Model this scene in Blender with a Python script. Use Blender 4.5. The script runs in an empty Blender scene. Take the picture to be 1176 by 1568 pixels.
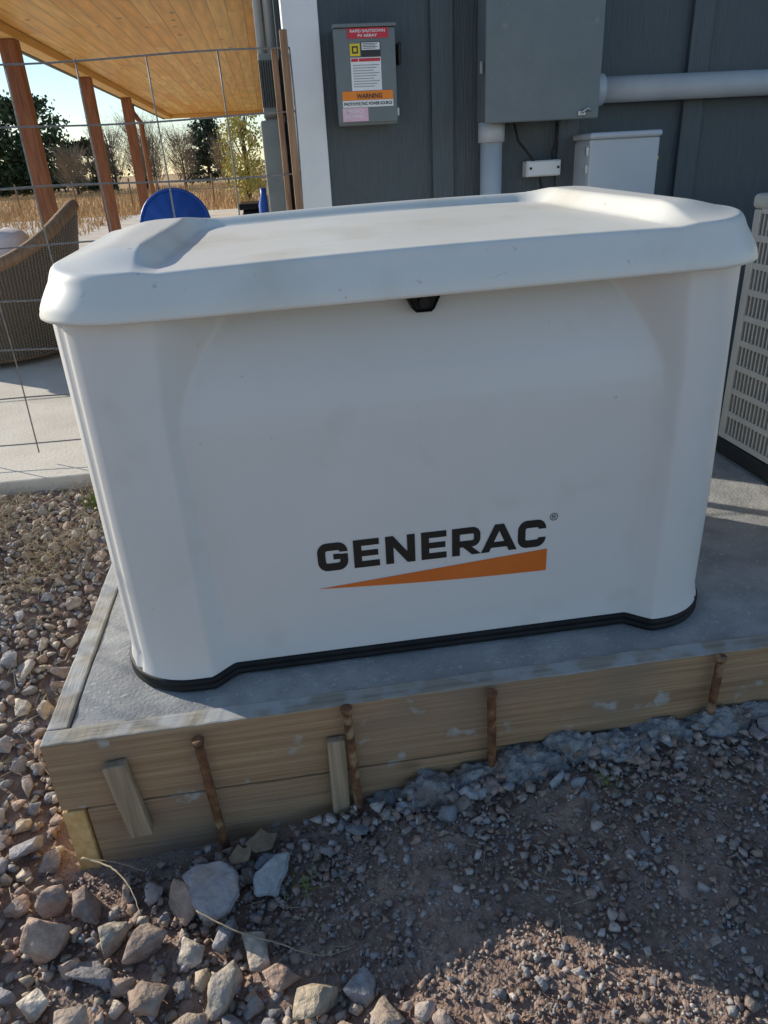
import bpy, bmesh, math, random
import numpy as np
from mathutils import Vector, Matrix, noise as mnoise
random.seed(7); rng=np.random.default_rng(7)
S=bpy.context.scene
COL=bpy.context.collection
# ---------------------------------------------------------------- materials
def _links(m): return m.node_tree.nodes, m.node_tree.links
def mat(name,c1,c2=None,scale=5,rough=.6,bump=0,bscale=None,bdist=.01,stretch=(1,1,1),metal=0,detail=6,lo=.35,hi=.65,spec=.5,
        c3=None,scale3=1.5,lo3=.5,hi3=.7,bstretch=None,attr=None,rough2=None,bdetail=8,knots=None,c4=None,scale4=50,lo4=.62,hi4=.68):
    m=bpy.data.materials.new(name); m.use_nodes=True; n,l=_links(m)
    b=n['Principled BSDF']; b.inputs['Roughness'].default_value=rough; b.inputs['Metallic'].default_value=metal
    b.inputs['Specular IOR Level'].default_value=spec
    tc=n.new('ShaderNodeTexCoord'); mp=n.new('ShaderNodeMapping'); mp.inputs['Scale'].default_value=stretch
    l.new(tc.outputs['Object'],mp.inputs['Vector'])
    c2=c2 or c1
    nz=n.new('ShaderNodeTexNoise'); nz.inputs['Scale'].default_value=scale; nz.inputs['Detail'].default_value=detail
    nz.inputs['Roughness'].default_value=.6
    l.new(mp.outputs[0],nz.inputs['Vector'])
    cr=n.new('ShaderNodeValToRGB'); cr.color_ramp.elements[0].position=lo; cr.color_ramp.elements[1].position=hi
    cr.color_ramp.elements[0].color=(*c1,1); cr.color_ramp.elements[1].color=(*c2,1)
    l.new(nz.outputs['Fac'],cr.inputs[0]); out=cr.outputs[0]
    if knots:
        vo=n.new('ShaderNodeTexVoronoi'); vo.inputs['Scale'].default_value=knots; mk_=n.new('ShaderNodeMapping'); mk_.inputs['Scale'].default_value=(.45,.3,1)
        l.new(tc.outputs['Object'],mk_.inputs[0]); l.new(mk_.outputs[0],vo.inputs['Vector'])
        kn=n.new('ShaderNodeMapRange'); kn.inputs['From Min'].default_value=.04; kn.inputs['From Max'].default_value=.10; kn.inputs['To Min'].default_value=.35; kn.inputs['To Max'].default_value=1; l.new(vo.outputs['Distance'],kn.inputs['Value'])
        mq=n.new('ShaderNodeMix'); mq.data_type='RGBA'; mq.blend_type='MULTIPLY'; mq.inputs['Factor'].default_value=1; l.new(out,mq.inputs['A']); l.new(kn.outputs[0],mq.inputs['B']); out=mq.outputs['Result']
    for (cc,sc_,lo_,hi_) in ((c3,scale3,lo3,hi3),(c4,scale4,lo4,hi4)):
        if not cc: continue
        n3=n.new('ShaderNodeTexNoise'); n3.inputs['Scale'].default_value=sc_; n3.inputs['Detail'].default_value=7
        l.new(tc.outputs['Object'],n3.inputs['Vector'])
        r3=n.new('ShaderNodeMapRange'); r3.inputs['From Min'].default_value=lo_; r3.inputs['From Max'].default_value=hi_
        l.new(n3.outputs['Fac'],r3.inputs['Value'])
        mx=n.new('ShaderNodeMix'); mx.data_type='RGBA'; l.new(r3.outputs[0],mx.inputs['Factor'])
        l.new(out,mx.inputs['A']); mx.inputs['B'].default_value=(*cc,1); out=mx.outputs['Result']
    if attr:
        a=n.new('ShaderNodeAttribute'); a.attribute_name=attr
        mx=n.new('ShaderNodeMix'); mx.data_type='RGBA'; mx.blend_type='MULTIPLY'; mx.inputs['Factor'].default_value=1
        l.new(out,mx.inputs['A']); l.new(a.outputs['Color'],mx.inputs['B']); out=mx.outputs['Result']
    l.new(out,b.inputs['Base Color'])
    if rough2 is not None:
        rr=n.new('ShaderNodeMapRange'); rr.inputs['To Min'].default_value=rough; rr.inputs['To Max'].default_value=rough2
        l.new(nz.outputs['Fac'],rr.inputs['Value']); l.new(rr.outputs[0],b.inputs['Roughness'])
    if bump:
        nb=n.new('ShaderNodeTexNoise'); nb.inputs['Scale'].default_value=bscale or scale; nb.inputs['Detail'].default_value=bdetail
        mb=n.new('ShaderNodeMapping'); mb.inputs['Scale'].default_value=bstretch or stretch
        l.new(tc.outputs['Object'],mb.inputs['Vector']); l.new(mb.outputs[0],nb.inputs['Vector'])
        bp=n.new('ShaderNodeBump'); bp.inputs['Strength'].default_value=bump; bp.inputs['Distance'].default_value=bdist
        l.new(nb.outputs['Fac'],bp.inputs['Height']); l.new(bp.outputs[0],b.inputs['Normal'])
    return m
def flat(name,c,rough=.5,metal=0): return mat(name,c,tuple(min(1,v*1.08+.003) for v in c),scale=30,rough=rough,metal=metal)

M={}
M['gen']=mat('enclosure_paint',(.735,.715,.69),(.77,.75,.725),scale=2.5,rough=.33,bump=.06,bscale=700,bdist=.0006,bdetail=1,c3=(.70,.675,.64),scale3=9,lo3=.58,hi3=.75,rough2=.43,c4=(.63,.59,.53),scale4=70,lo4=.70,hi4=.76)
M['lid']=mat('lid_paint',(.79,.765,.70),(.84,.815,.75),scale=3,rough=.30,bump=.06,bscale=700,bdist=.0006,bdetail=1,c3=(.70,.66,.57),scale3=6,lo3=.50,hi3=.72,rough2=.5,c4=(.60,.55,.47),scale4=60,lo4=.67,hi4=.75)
M['base']=mat('black_plastic',(.007,.007,.009),(.016,.016,.018),scale=20,rough=.6,bump=.1,bscale=300,bdist=.001,spec=.3)
M['black']=flat('black_ink',(.012,.010,.009),.5)
M['orange']=mat('orange_decal',(.72,.16,.02),(.78,.19,.03),scale=8,rough=.45,c3=(.70,.60,.50),scale3=45,lo3=.72,hi3=.74)
M['slab']=mat('slab_concrete',(.30,.295,.285),(.43,.425,.41),scale=14,rough=.9,bump=.7,bscale=160,bdist=.003,c3=(.27,.27,.27),scale3=4,lo3=.45,hi3=.75,c4=(.50,.50,.49),scale4=130,lo4=.60,hi4=.72)
M['patio']=mat('patio_concrete',(.68,.61,.51),(.78,.715,.61),scale=5,rough=.9,bump=.5,bscale=90,bdist=.004,c3=(.57,.50,.42),scale3=1.6,c4=(.52,.46,.38),scale4=60,lo4=.62,hi4=.72)
M['mortar']=mat('spilled_concrete_grey',(.17,.18,.19),(.40,.40,.40),scale=45,rough=.95,bump=1,bscale=140,bdist=.01,c3=(.26,.21,.18),scale3=20,lo3=.5,hi3=.62)
wk=dict(rough=.8,detail=10)
M['wood']=mat('form_lumber',(.27,.155,.08),(.52,.345,.195),scale=22,stretch=(.12,1.2,8),lo=.28,hi=.72,bump=.7,bscale=60,bdist=.002,bstretch=(.1,1,5),c3=(.27,.20,.145),scale3=4,lo3=.44,hi3=.72,knots=6,c4=(.42,.40,.37),scale4=16,lo4=.62,hi4=.69,**wk)
M['woodtop']=mat('form_lumber_weathered',(.25,.22,.175),(.40,.36,.29),scale=22,stretch=(.2,5,5),bump=.6,bscale=60,bdist=.002,c3=(.42,.42,.41),scale3=12,lo3=.45,hi3=.58,**wk)
M['woodside']=mat('form_lumber_side',(.25,.22,.18),(.40,.36,.30),scale=22,stretch=(5,.2,5),bump=.6,bscale=60,bdist=.002,c3=(.42,.42,.41),scale3=12,lo3=.45,hi3=.58,**wk)
M['endgrain']=mat('lumber_end',(.60,.36,.13),(.78,.52,.23),scale=60,rough=.8,bump=.4,bscale=80,bdist=.002)
M['scab']=mat('scrap_lumber',(.25,.18,.115),(.44,.33,.215),scale=22,rough=.85,stretch=(5,5,.2),bump=.6,bscale=40,bdist=.002,bstretch=(5,5,.4))
M['rust']=mat('rusty_steel',(.10,.042,.02),(.25,.11,.045),scale=60,rough=.85,bump=.5,bscale=160,bdist=.002,c3=(.33,.22,.12),scale3=30,lo3=.56,hi3=.66)
M['wall']=mat('siding_paint',(.070,.088,.099),(.088,.109,.121),scale=30,rough=.55,stretch=(6,6,.35),bump=.7,bscale=38,bdist=.005,bstretch=(6,6,.3))
M['batten']=mat('batten_paint',(.078,.097,.108),(.094,.116,.128),scale=30,rough=.55,stretch=(6,6,.35),bump=.6,bscale=42,bdist=.005,bstretch=(6,6,.3))
M['white']=mat('white_trim',(.80,.81,.82),(.86,.86,.86),scale=6,rough=.5,bump=.3,bscale=50,bdist=.002,bstretch=(4,4,.4))
M['greybox']=mat('grey_enamel',(.155,.180,.188),(.175,.200,.208),scale=12,rough=.42,c4=(.22,.24,.24),scale4=40,lo4=.64,hi4=.75)
M['greybox2']=mat('grey_enamel_weathered',(.20,.225,.225),(.25,.275,.27),scale=15,rough=.5)
M['pvc']=mat('grey_pvc',(.46,.49,.52),(.52,.55,.58),scale=10,rough=.4)
M['meter']=mat('light_grey_plastic',(.50,.53,.57),(.54,.57,.61),scale=10,rough=.42)
M['steel']=mat('galvanised',(.42,.43,.44),(.55,.56,.57),scale=40,rough=.4,metal=.8)
M['wire']=mat('galvanised_wire',(.20,.20,.20),(.30,.29,.28),scale=80,rough=.5,metal=.6)
M['ac']=mat('beige_paint',(.56,.52,.45),(.62,.58,.50),scale=10,rough=.5)
M['dark']=flat('dark_inside',(.02,.02,.02),.8)
M['post']=mat('stained_post',(.22,.08,.035),(.38,.155,.07),scale=8,rough=.6,stretch=(6,6,.5),bump=.3,bscale=20,bstretch=(6,6,.4))
M['beam']=mat('stained_beam',(.75,.43,.13),(.85,.55,.20),scale=8,rough=.6,stretch=(6,.4,6))
M['gutter']=flat('gutter_brown',(.05,.04,.035),.5)
M['stake']=mat('weathered_stake',(.24,.13,.07),(.40,.25,.15),scale=14,rough=.8,stretch=(6,6,.5),bump=.4,bscale=40)
M['blue']=mat('blue_plastic',(.02,.10,.46),(.03,.14,.56),scale=6,rough=.4)
M['cushion']=mat('cushion_fabric',(.72,.65,.64),(.80,.75,.74),scale=20,rough=.9,bump=.3,bscale=200)
M['red']=flat('red_label',(.62,.03,.05)); M['labw']=flat('white_label',(.82,.82,.82)); M['laby']=flat('yellow_label',(.85,.62,.02))
M['labo']=flat('orange_label',(.88,.25,.02)); M['pink']=flat('faded_pink_label',(.78,.48,.58)); M['ink']=flat('label_ink',(.03,.03,.03))
M['greyink']=flat('grey_ink',(.35,.35,.36))
M['rock']=mat('crushed_rock_stone',(.62,.62,.62),(1,1,1),scale=55,rough=.92,bump=.9,bscale=90,bdist=.008,attr='rc')
M['straw']=mat('dry_straw',(.42,.33,.19),(.60,.49,.30),scale=30,rough=.8)
M['twig']=mat('dry_stem',(.30,.24,.16),(.46,.38,.26),scale=60,rough=.85)
M['weed']=flat('green_weed',(.16,.22,.03),.6)
M['leaf']=mat('dead_leaf',(.24,.16,.10),(.36,.27,.17),scale=60,rough=.8)
def ceiling_mat():
    m=bpy.data.materials.new('tongue_groove_pine'); m.use_nodes=True; n,l=_links(m); b=n['Principled BSDF']; b.inputs['Roughness'].default_value=.45
    tc=n.new('ShaderNodeTexCoord'); sp=n.new('ShaderNodeSeparateXYZ'); l.new(tc.outputs['Object'],sp.inputs[0])
    d=n.new('ShaderNodeMath'); d.operation='DIVIDE'; d.inputs[1].default_value=.135; l.new(sp.outputs['X'],d.inputs[0])
    fl=n.new('ShaderNodeMath'); fl.operation='FLOOR'; l.new(d.outputs[0],fl.inputs[0])
    wn=n.new('ShaderNodeTexWhiteNoise'); wn.noise_dimensions='1D'; l.new(fl.outputs[0],wn.inputs['W'])
    yy=n.new('ShaderNodeMath'); yy.operation='MULTIPLY_ADD'; yy.inputs[1].default_value=.33; l.new(sp.outputs['Y'],yy.inputs[0]); l.new(wn.outputs['Value'],yy.inputs[2])
    fy=n.new('ShaderNodeMath'); fy.operation='FLOOR'; l.new(yy.outputs[0],fy.inputs[0])
    cb=n.new('ShaderNodeCombineXYZ'); l.new(fl.outputs[0],cb.inputs[0]); l.new(fy.outputs[0],cb.inputs[1])
    w2=n.new('ShaderNodeTexWhiteNoise'); l.new(cb.outputs[0],w2.inputs['Vector'])
    cr=n.new('ShaderNodeValToRGB'); cr.color_ramp.elements[0].color=(.86,.42,.085,1); cr.color_ramp.elements[1].color=(.98,.62,.20,1); l.new(w2.outputs['Value'],cr.inputs[0])
    ad=n.new('ShaderNodeVectorMath'); ad.operation='MULTIPLY_ADD'; ad.inputs[1].default_value=(7,7,7); l.new(cb.outputs[0],ad.inputs[0])
    mp=n.new('ShaderNodeMapping'); mp.inputs['Scale'].default_value=(14,1.2,1); l.new(tc.outputs['Object'],mp.inputs[0]); l.new(mp.outputs[0],ad.inputs[2])
    nz=n.new('ShaderNodeTexNoise'); nz.inputs['Scale'].default_value=1.4; nz.inputs['Detail'].default_value=6; l.new(ad.outputs[0],nz.inputs['Vector'])
    mr=n.new('ShaderNodeMapRange'); mr.inputs['From Min'].default_value=.3; mr.inputs['From Max'].default_value=.7; mr.inputs['To Min'].default_value=.70; mr.inputs['To Max'].default_value=1.05; l.new(nz.outputs['Fac'],mr.inputs['Value'])
    mx=n.new('ShaderNodeMix'); mx.data_type='RGBA'; mx.blend_type='MULTIPLY'; mx.inputs['Factor'].default_value=1; l.new(cr.outputs[0],mx.inputs['A']); l.new(mr.outputs[0],mx.inputs['B'])
    vo=n.new('ShaderNodeTexVoronoi'); vo.inputs['Scale'].default_value=3.2; mpv=n.new('ShaderNodeMapping'); mpv.inputs['Scale'].default_value=(1.5,.8,1); l.new(tc.outputs['Object'],mpv.inputs[0]); l.new(mpv.outputs[0],vo.inputs['Vector'])
    kn=n.new('ShaderNodeMapRange'); kn.inputs['From Min'].default_value=.05; kn.inputs['From Max'].default_value=.14; kn.inputs['To Min'].default_value=.35; kn.inputs['To Max'].default_value=1; l.new(vo.outputs['Distance'],kn.inputs['Value'])
    m2=n.new('ShaderNodeMix'); m2.data_type='RGBA'; m2.blend_type='MULTIPLY'; m2.inputs['Factor'].default_value=1; l.new(mx.outputs['Result'],m2.inputs['A']); l.new(kn.outputs[0],m2.inputs['B'])
    fr=n.new('ShaderNodeMath'); fr.operation='FRACT'; l.new(d.outputs[0],fr.inputs[0])
    g=n.new('ShaderNodeMapRange'); g.inputs['From Min'].default_value=.0; g.inputs['From Max'].default_value=.08; g.inputs['To Min'].default_value=.25; g.inputs['To Max'].default_value=1; l.new(fr.outputs[0],g.inputs['Value'])
    m3=n.new('ShaderNodeMix'); m3.data_type='RGBA'; m3.blend_type='MULTIPLY'; m3.inputs['Factor'].default_value=1; l.new(m2.outputs['Result'],m3.inputs['A']); l.new(g.outputs[0],m3.inputs['B'])
    l.new(m3.outputs['Result'],b.inputs['Base Color']); return m
M['ceiling']=ceiling_mat()
def weave_mat():
    m=bpy.data.materials.new('wicker_weave'); m.use_nodes=True; n,l=_links(m); b=n['Principled BSDF']; b.inputs['Roughness'].default_value=.5
    uv=n.new('ShaderNodeUVMap')
    w=[]
    for d,s in (('X',1),('Y',1)):
        t=n.new('ShaderNodeTexWave'); t.wave_type='BANDS'; t.bands_direction=d; t.inputs['Scale'].default_value=s*9; t.inputs['Distortion'].default_value=.8
        l.new(uv.outputs[0],t.inputs['Vector']); w.append(t)
    mu=n.new('ShaderNodeMath'); mu.operation='MULTIPLY'; l.new(w[0].outputs['Fac'],mu.inputs[0]); l.new(w[1].outputs['Fac'],mu.inputs[1])
    cr=n.new('ShaderNodeValToRGB'); cr.color_ramp.elements[0].color=(.07,.05,.035,1); cr.color_ramp.elements[1].color=(.56,.43,.30,1); cr.color_ramp.elements[1].position=.45
    l.new(mu.outputs[0],cr.inputs[0]); l.new(cr.outputs[0],b.inputs['Base Color'])
    bp=n.new('ShaderNodeBump'); bp.inputs['Distance'].default_value=.01; l.new(mu.outputs[0],bp.inputs['Height']); l.new(bp.outputs[0],b.inputs['Normal'])
    return m
M['wicker']=weave_mat()
# ---------------------------------------------------------------- mesh helpers
def mk(name,verts,faces,m,parent=None,smooth=False,mats=None,fm=None):
    me=bpy.data.meshes.new(name); me.from_pydata([tuple(v) for v in verts],[],faces); me.update()
    o=bpy.data.objects.new(name,me); COL.objects.link(o)
    for k in (mats or [m]): me.materials.append(k)
    if fm is not None: me.polygons.foreach_set('material_index',fm)
    if smooth: me.polygons.foreach_set('use_smooth',[True]*len(me.polygons))
    if parent: o.parent=parent
    return o
def empty(name):
    o=bpy.data.objects.new(name,None); COL.objects.link(o); o.empty_display_size=.1; return o
def frombm(name,bm,m,parent=None,smooth=False):
    me=bpy.data.meshes.new(name); bm.to_mesh(me); bm.free(); me.materials.append(m)
    o=bpy.data.objects.new(name,me); COL.objects.link(o)
    if smooth: me.polygons.foreach_set('use_smooth',[True]*len(me.polygons))
    if parent: o.parent=parent
    return o
def box(name,a,b,m,parent=None,bev=0,rot=None,seg=2,smooth=False):
    bm=bmesh.new(); bmesh.ops.create_cube(bm,size=1)
    c=[(a[i]+b[i])/2 for i in range(3)]; s=[abs(b[i]-a[i]) for i in range(3)]
    for v in bm.verts: v.co=Vector([v.co[i]*s[i] for i in range(3)])
    if bev: bmesh.ops.bevel(bm,geom=bm.edges[:],offset=bev,segments=seg,affect='EDGES',profile=.5)
    mt=Matrix.Translation(c)
    if rot: mt=mt@rot
    bmesh.ops.transform(bm,matrix=mt,verts=bm.verts)
    return frombm(name,bm,m,parent,smooth)
def tube(name,pts,r,m,parent=None,n=14,rad=None,cap=True):
    pts=[Vector(p) for p in pts]; V=[];F=[]
    ref=Vector((.123,.456,.9)).normalized()
    for i,p in enumerate(pts):
        t=(pts[min(i+1,len(pts)-1)]-pts[max(i-1,0)]).normalized()
        a=t.cross(ref); 
        if a.length<.1: a=t.cross(Vector((1,0,0)))
        a.normalize(); b=t.cross(a)
        rr=rad[i] if rad else r
        for k in range(n):
            th=2*math.pi*k/n; V.append(p+rr*(math.cos(th)*a+math.sin(th)*b))
    for i in range(len(pts)-1):
        for k in range(n):
            F.append((i*n+k,i*n+(k+1)%n,(i+1)*n+(k+1)%n,(i+1)*n+k))
    if cap:
        F.append(tuple(range(n))[::-1]); F.append(tuple((len(pts)-1)*n+k for k in range(n)))
    o=mk(name,V,F,m,parent); 
    o.data.polygons.foreach_set('use_smooth',[len(f)==4 for f in F]); return o
def ss(a,b,x):
    t=np.clip((x-a)/(b-a),0,1); return t*t*(3-2*t)
CX=-.0085; CL=-.0125
def rrect(hx,y0,y1,r,nf,ns,nc,cx=CX):
    P=[]
    r=max(r,.0005)
    for i in range(nf): P.append((-hx+r+(2*hx-2*r)*i/nf,y0))
    for i in range(nc): a=-math.pi/2+math.pi/2*i/nc; P.append((hx-r+r*math.cos(a),y0+r+r*math.sin(a)))
    for i in range(ns): P.append((hx,y0+r+(y1-y0-2*r)*i/ns))
    for i in range(nc): a=math.pi/2*i/nc; P.append((hx-r+r*math.cos(a),y1-r+r*math.sin(a)))
    for i in range(nf): P.append((hx-r-(2*hx-2*r)*i/nf,y1))
    for i in range(nc): a=math.pi/2+math.pi/2*i/nc; P.append((-hx+r+r*math.cos(a),y1-r+r*math.sin(a)))
    for i in range(ns): P.append((-hx,y1-r-(y1-y0-2*r)*i/ns))
    for i in range(nc): a=math.pi+math.pi/2*i/nc; P.append((-hx+r+r*math.cos(a),y0+r+r*math.sin(a)))
    return [(x+cx,y) for x,y in P]
def loft(name,rings,m,parent,smooth=True,mats=None,matfn=None,capend=False,capstart=False):
    n=len(rings[0]); V=[p for r in rings for p in r]; F=[];fm=[]
    for j in range(len(rings)-1):
        for k in range(n):
            F.append((j*n+k,j*n+(k+1)%n,(j+1)*n+(k+1)%n,(j+1)*n+k)); fm.append(matfn(j,k) if matfn else 0)
    if capend: F.append(tuple((len(rings)-1)*n+k for k in range(n))); fm.append(0)
    if capstart: F.append(tuple(range(n))[::-1]); fm.append(0)
    return mk(name,V,F,m,parent,smooth,mats,fm)
# ---------------------------------------------------------------- generator
gen=empty('standby_generator')
HX=.5615;Y0=-.03;Y1=.615;RC=.13
def tilt(x,z): return z+.013*np.clip((x+.4)/.8,0,1.2)*z/.66
def recess(x,z):
    ax=abs(x)
    xo=.414-.010*float(ss(.5,.65,z))
    xi=float(np.interp(z,[0,.1,.3,.42,.47,.51,.55,.59,.63,.66],[.372,.378,.391,.398,.398,.389,.370,.345,.312,.285]))
    dep=float(np.interp(z,[0,.25,.41,.455,.485,.53,.59,.66],[.034,.031,.027,.0255,.027,.036,.054,.079]))
    t=float(np.clip((xo-ax)/(xo-xi),0,1)); t=.2*t*t*(3-2*t)+.8*t
    return dep*t
NF,NS,NC=200,60,24
out=rrect(HX,Y0,Y1,RC,NF,NS,NC)
seamL=len(out)-int(NC*.62); seamR=NF+int(NC*.62)
rings=[]
zs=[.022,.026]+list(np.linspace(.03,.44,22))+list(np.linspace(.45,.672,34))
cen=(CX,(Y0+Y1)/2)
for z in zs:
    R_=[]
    fl0=.004*(1-float(ss(.022,.05,z)))
    for k,(x,y) in enumerate(out):
        yy=y
        if y<Y0+1e-4: yy=y+recess(x,z)
        dx,dy=x-cen[0],yy-cen[1]
        flare=fl0-(.010 if dx>0 else .001)*float(ss(.2,.66,z))
        x=x+flare*np.sign(dx)*(abs(dx)>.4)*min(1,(abs(dx)-.4)/.1 if abs(dx)>.4 else 0); yy=yy+fl0*np.sign(dy)*(abs(dy)>.25)
        if k in (seamL,seamR):
            dx,dy=x,yy-.2; L=math.hypot(dx,dy); x-=dx/L*.007; yy-=dy/L*.007
        R_.append((x,yy,tilt(x,z)))
    rings.append(R_)
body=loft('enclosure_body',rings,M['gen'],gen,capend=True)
def off(o,d,z):
    n=len(o);R_=[]
    for i in range(n):
        p,q=o[i-1],o[(i+1)%n]; tx,ty=q[0]-p[0],q[1]-p[1]; L=math.hypot(tx,ty) or 1
        R_.append((o[i][0]+ty/L*d,o[i][1]-tx/L*d,z))
    return R_
fb=[(x,y+(recess(x,.02) if y<Y0+1e-4 else 0)) for x,y in out]
loft('base_skirt',[off(fb,d,z) for d,z in [(.007,.0),(.009,.002),(.009,.008),(.0065,.010),(.0065,.012),(.009,.014),(.009,.021),(.006,.024),(-.01,.025)]],M['base'],gen)
# lid
LX=.5625;LY0=-.060;LY1=.640;LR=.135
def ramp1(t): t=min(max(t,0),1); return .35*t*t*(3-2*t)+.65*t
def ltop(x,y,d):
    ax=abs(x-CX)
    xa=.358+.02*(1-float(ss(0,.5,y)))
    px=(ax-xa)/.034; py=(y-.540)/.034
    q=math.hypot(max(px+1.2,0),max(py+1.2,0))-1.2
    e=ramp1(max(q,max(px,py)) if (px+1.2>0 and py+1.2>0) else max(px,py))
    fl=.7115+.014*float(np.clip((y+.05)/.6,0,1))+.005*(1-min(1,(ax/.4)**2))
    rs=.027*e*(.38+.62*float(ss(-.05,.10,y)))
    rs*=.35+.65*float(ss(.02,.12,d))
    if d<.020: zb=.664+(.702-.664)*(d/.020)**.85; return zb
    t=min((d-.020)/.013,1); s=1-(1-t)**2.2
    return .702+(fl+rs-.702)*s
rings=[]
def lring(d,z=None):
    pts=rrect(LX-d,LY0+d,LY1-d,LR-d*.85 if d<.155 else .006,260,80,20,CL)
    return [(x,y,float(tilt(x,(ltop(x,y,d) if z is None else z)))) for x,y in pts]
rings.append(lring(.030,.660)); rings.append(lring(.006,.6525)); rings.append(lring(.001,.652)); rings.append(lring(-.0015,.654)); rings.append(lring(-.0015,.658)); rings.append(lring(.0,.662))
ds=[0.0005,.004,.008,.012,.016,.0195,.0215,.0235,.0255,.0275,.030,.033,.038,.044,.05]+list(np.arange(.056,.345,.006))+[.350]
rings+= [lring(d) for d in ds]
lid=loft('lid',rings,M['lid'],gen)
V=[];F=[]
prof=[(-.028,.651),(-.0265,.640),(-.017,.621),(-.012,.6165),(.012,.6165),(.017,.621),(.0265,.640),(.028,.651)]
for yy,sc in ((.06,1),(.016,1),(.012,.93),(.018,.80)):
    for x,z in prof: V.append((-.004+x*sc,yy,.642+(z-.636)*sc))
n=8
for j in range(3):
    for k in range(n): F.append((j*n+k,(j+1)*n+k,(j+1)*n+(k+1)%n,j*n+(k+1)%n))
F.append(tuple(3*n+k for k in range(n)))
mk('latch_recess',V,F,M['base'],gen)
tube('latch_lock',[(-.004,.022,.638),(-.004,.010,.638)],.008,M['dark'],gen,n=20)
def ysurf(x,z): return Y0+recess(x,z)
def text(s,name,loc,size,m,parent,sx=1,offset=0,conform=False,rotz=0,align='LEFT',width=None):
    cu=bpy.data.curves.new(name,'FONT'); cu.body=s; cu.size=size; cu.offset=offset; cu.align_x=align; cu.resolution_u=6
    o=bpy.data.objects.new(name,cu); COL.objects.link(o)
    bpy.context.view_layer.update()
    dg=bpy.context.evaluated_depsgraph_get(); me=bpy.data.meshes.new_from_object(o.evaluated_get(dg))
    bpy.data.objects.remove(o)
    co=np.array([v.co[:] for v in me.vertices])
    if width: 
        mn,mx_=co[:,0].min(),co[:,0].max(); co[:,0]=(co[:,0]-mn)*width/(mx_-mn)
    else: co[:,0]*=sx
    for i,v in enumerate(me.vertices):
        x=loc[0]+co[i,0]; z=loc[2]+co[i,1]
        y=ysurf(x,z)-.0009 if conform else loc[1]
        v.co=(x,y,z)
    me.materials.clear(); me.materials.append(m)
    o=bpy.data.objects.new(name,me); COL.objects.link(o); o.parent=parent; return o
LV=[];LF=[];layer=[0]
def lpoly(pts):
    b=len(LV); layer[0]+=1
    for x,y in pts: LV.append((x,y,layer[0]%5)); 
    LF.append(tuple(range(b,b+len(pts))))
def lstroke(pts,w):
    P=[np.array(p,float) for p in pts]; L=[];R=[]
    for i,p in enumerate(P):
        t0=P[i]-P[i-1] if i>0 else P[1]-P[0]; t1=P[i+1]-P[i] if i<len(P)-1 else t0
        t0=t0/np.linalg.norm(t0); t1=t1/np.linalg.norm(t1); t=t0+t1; t/=np.linalg.norm(t)
        nn=np.array([-t[1],t[0]]); k=w/2/max(.5,abs(nn@np.array([-t0[1],t0[0]]))); L.append(p+nn*k); R.append(p-nn*k)
    b=len(LV); layer[0]+=1
    for a,c in zip(L,R): LV.append((*a,layer[0]%5)); LV.append((*c,layer[0]%5))
    for i in range(len(P)-1): LF.append((b+2*i,b+2*i+1,b+2*i+3,b+2*i+2))
def arc(cx,cy,r,a0,a1,n=7): return [(cx+r*math.cos(math.radians(a0+(a1-a0)*i/n)),cy+r*math.sin(math.radians(a0+(a1-a0)*i/n))) for i in range(n+1)]
w=.275; h=w/2
def glyph(ch,x0,W):
    X=lambda pts:[(x0+a,b) for a,b in pts]
    r=.20
    if ch in 'CG':
        path=arc(W-h-r,1-h-r,r,0,90)+arc(h+r,1-h-r,r,90,180)+arc(h+r,h+r,r,180,270)+arc(W-h-r,h+r,r,270,360)
        path=[(W-h,.655)]+path
        path=path+([(W-h,.345)] if ch=='C' else [(W-h,.58)])
        lstroke(X(path),w)
        if ch=='G': lpoly(X([(W*.52,.40),(W-w-.001,.40),(W-w-.001,.60),(W*.52,.60)]))
    elif ch=='E':
        lpoly(X([(0,0),(w,0),(w,1),(0,1)]))
        for a,b in ((0,.225),(.395,.605),(.775,1)): lpoly(X([(w,a),(W-(.04 if a==.395 else 0),a),(W-(.04 if a==.395 else 0),b),(w,b)]))
    elif ch=='N':
        lpoly(X([(0,0),(w,0),(w,1),(0,1)])); lpoly(X([(W-w,0),(W,0),(W,1),(W-w,1)]))
        lpoly(X([(w,.60),(W-w,0),(W-w,.40),(w,1)]))
    elif ch=='R':
        lpoly(X([(0,0),(w,0),(w,1),(0,1)]))
        lstroke(X([(w,1-.115)]+arc(W-.125-.17,.885-.17,.17,90,0)+arc(W-.125-.17,.41+.17,.17,0,-90)+[(w,.41)]),.235)
        lpoly(X([(W*.38,.30),(W*.68,.30),(W+.02,0),(W-.31,0)]))
    elif ch=='A':
        lpoly(X([(0,0),(.29,0),(W*.5+.0,.76),(W*.5-.16,1)])); lpoly(X([(W,0),(W-.29,0),(W*.5,.76),(W*.5+.16,1)])); lpoly(X([(W*.5-.16,1),(W*.5,.76),(W*.5+.16,1)]))
        lpoly(X([(.33,.15),(W-.33,.15),(W-.43,.36),(.43,.36)]))
xc=0
for ch,W,g in [('G',1.04,.20),('E',.89,.22),('N',1.03,.22),('E',.89,.20),('R',1.02,.02),('A',1.30,.03),('C',1.02,0)]:
    glyph(ch,xc,W); xc+=W+g
sc=.412/xc; hz=.0555
V=[]
for x,y,lay in LV:
    X_=-.206+x*sc; Z_=.1925+y*hz; V.append((X_,ysurf(X_,Z_)-.0008-.00012*lay,Z_))
mk('logo_lettering',V,LF,M['black'],gen)
text('\u00ae','registered_mark',(.212,0,.243),.020,M['black'],gen,conform=True)
V=[];F=[]
N=40
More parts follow.
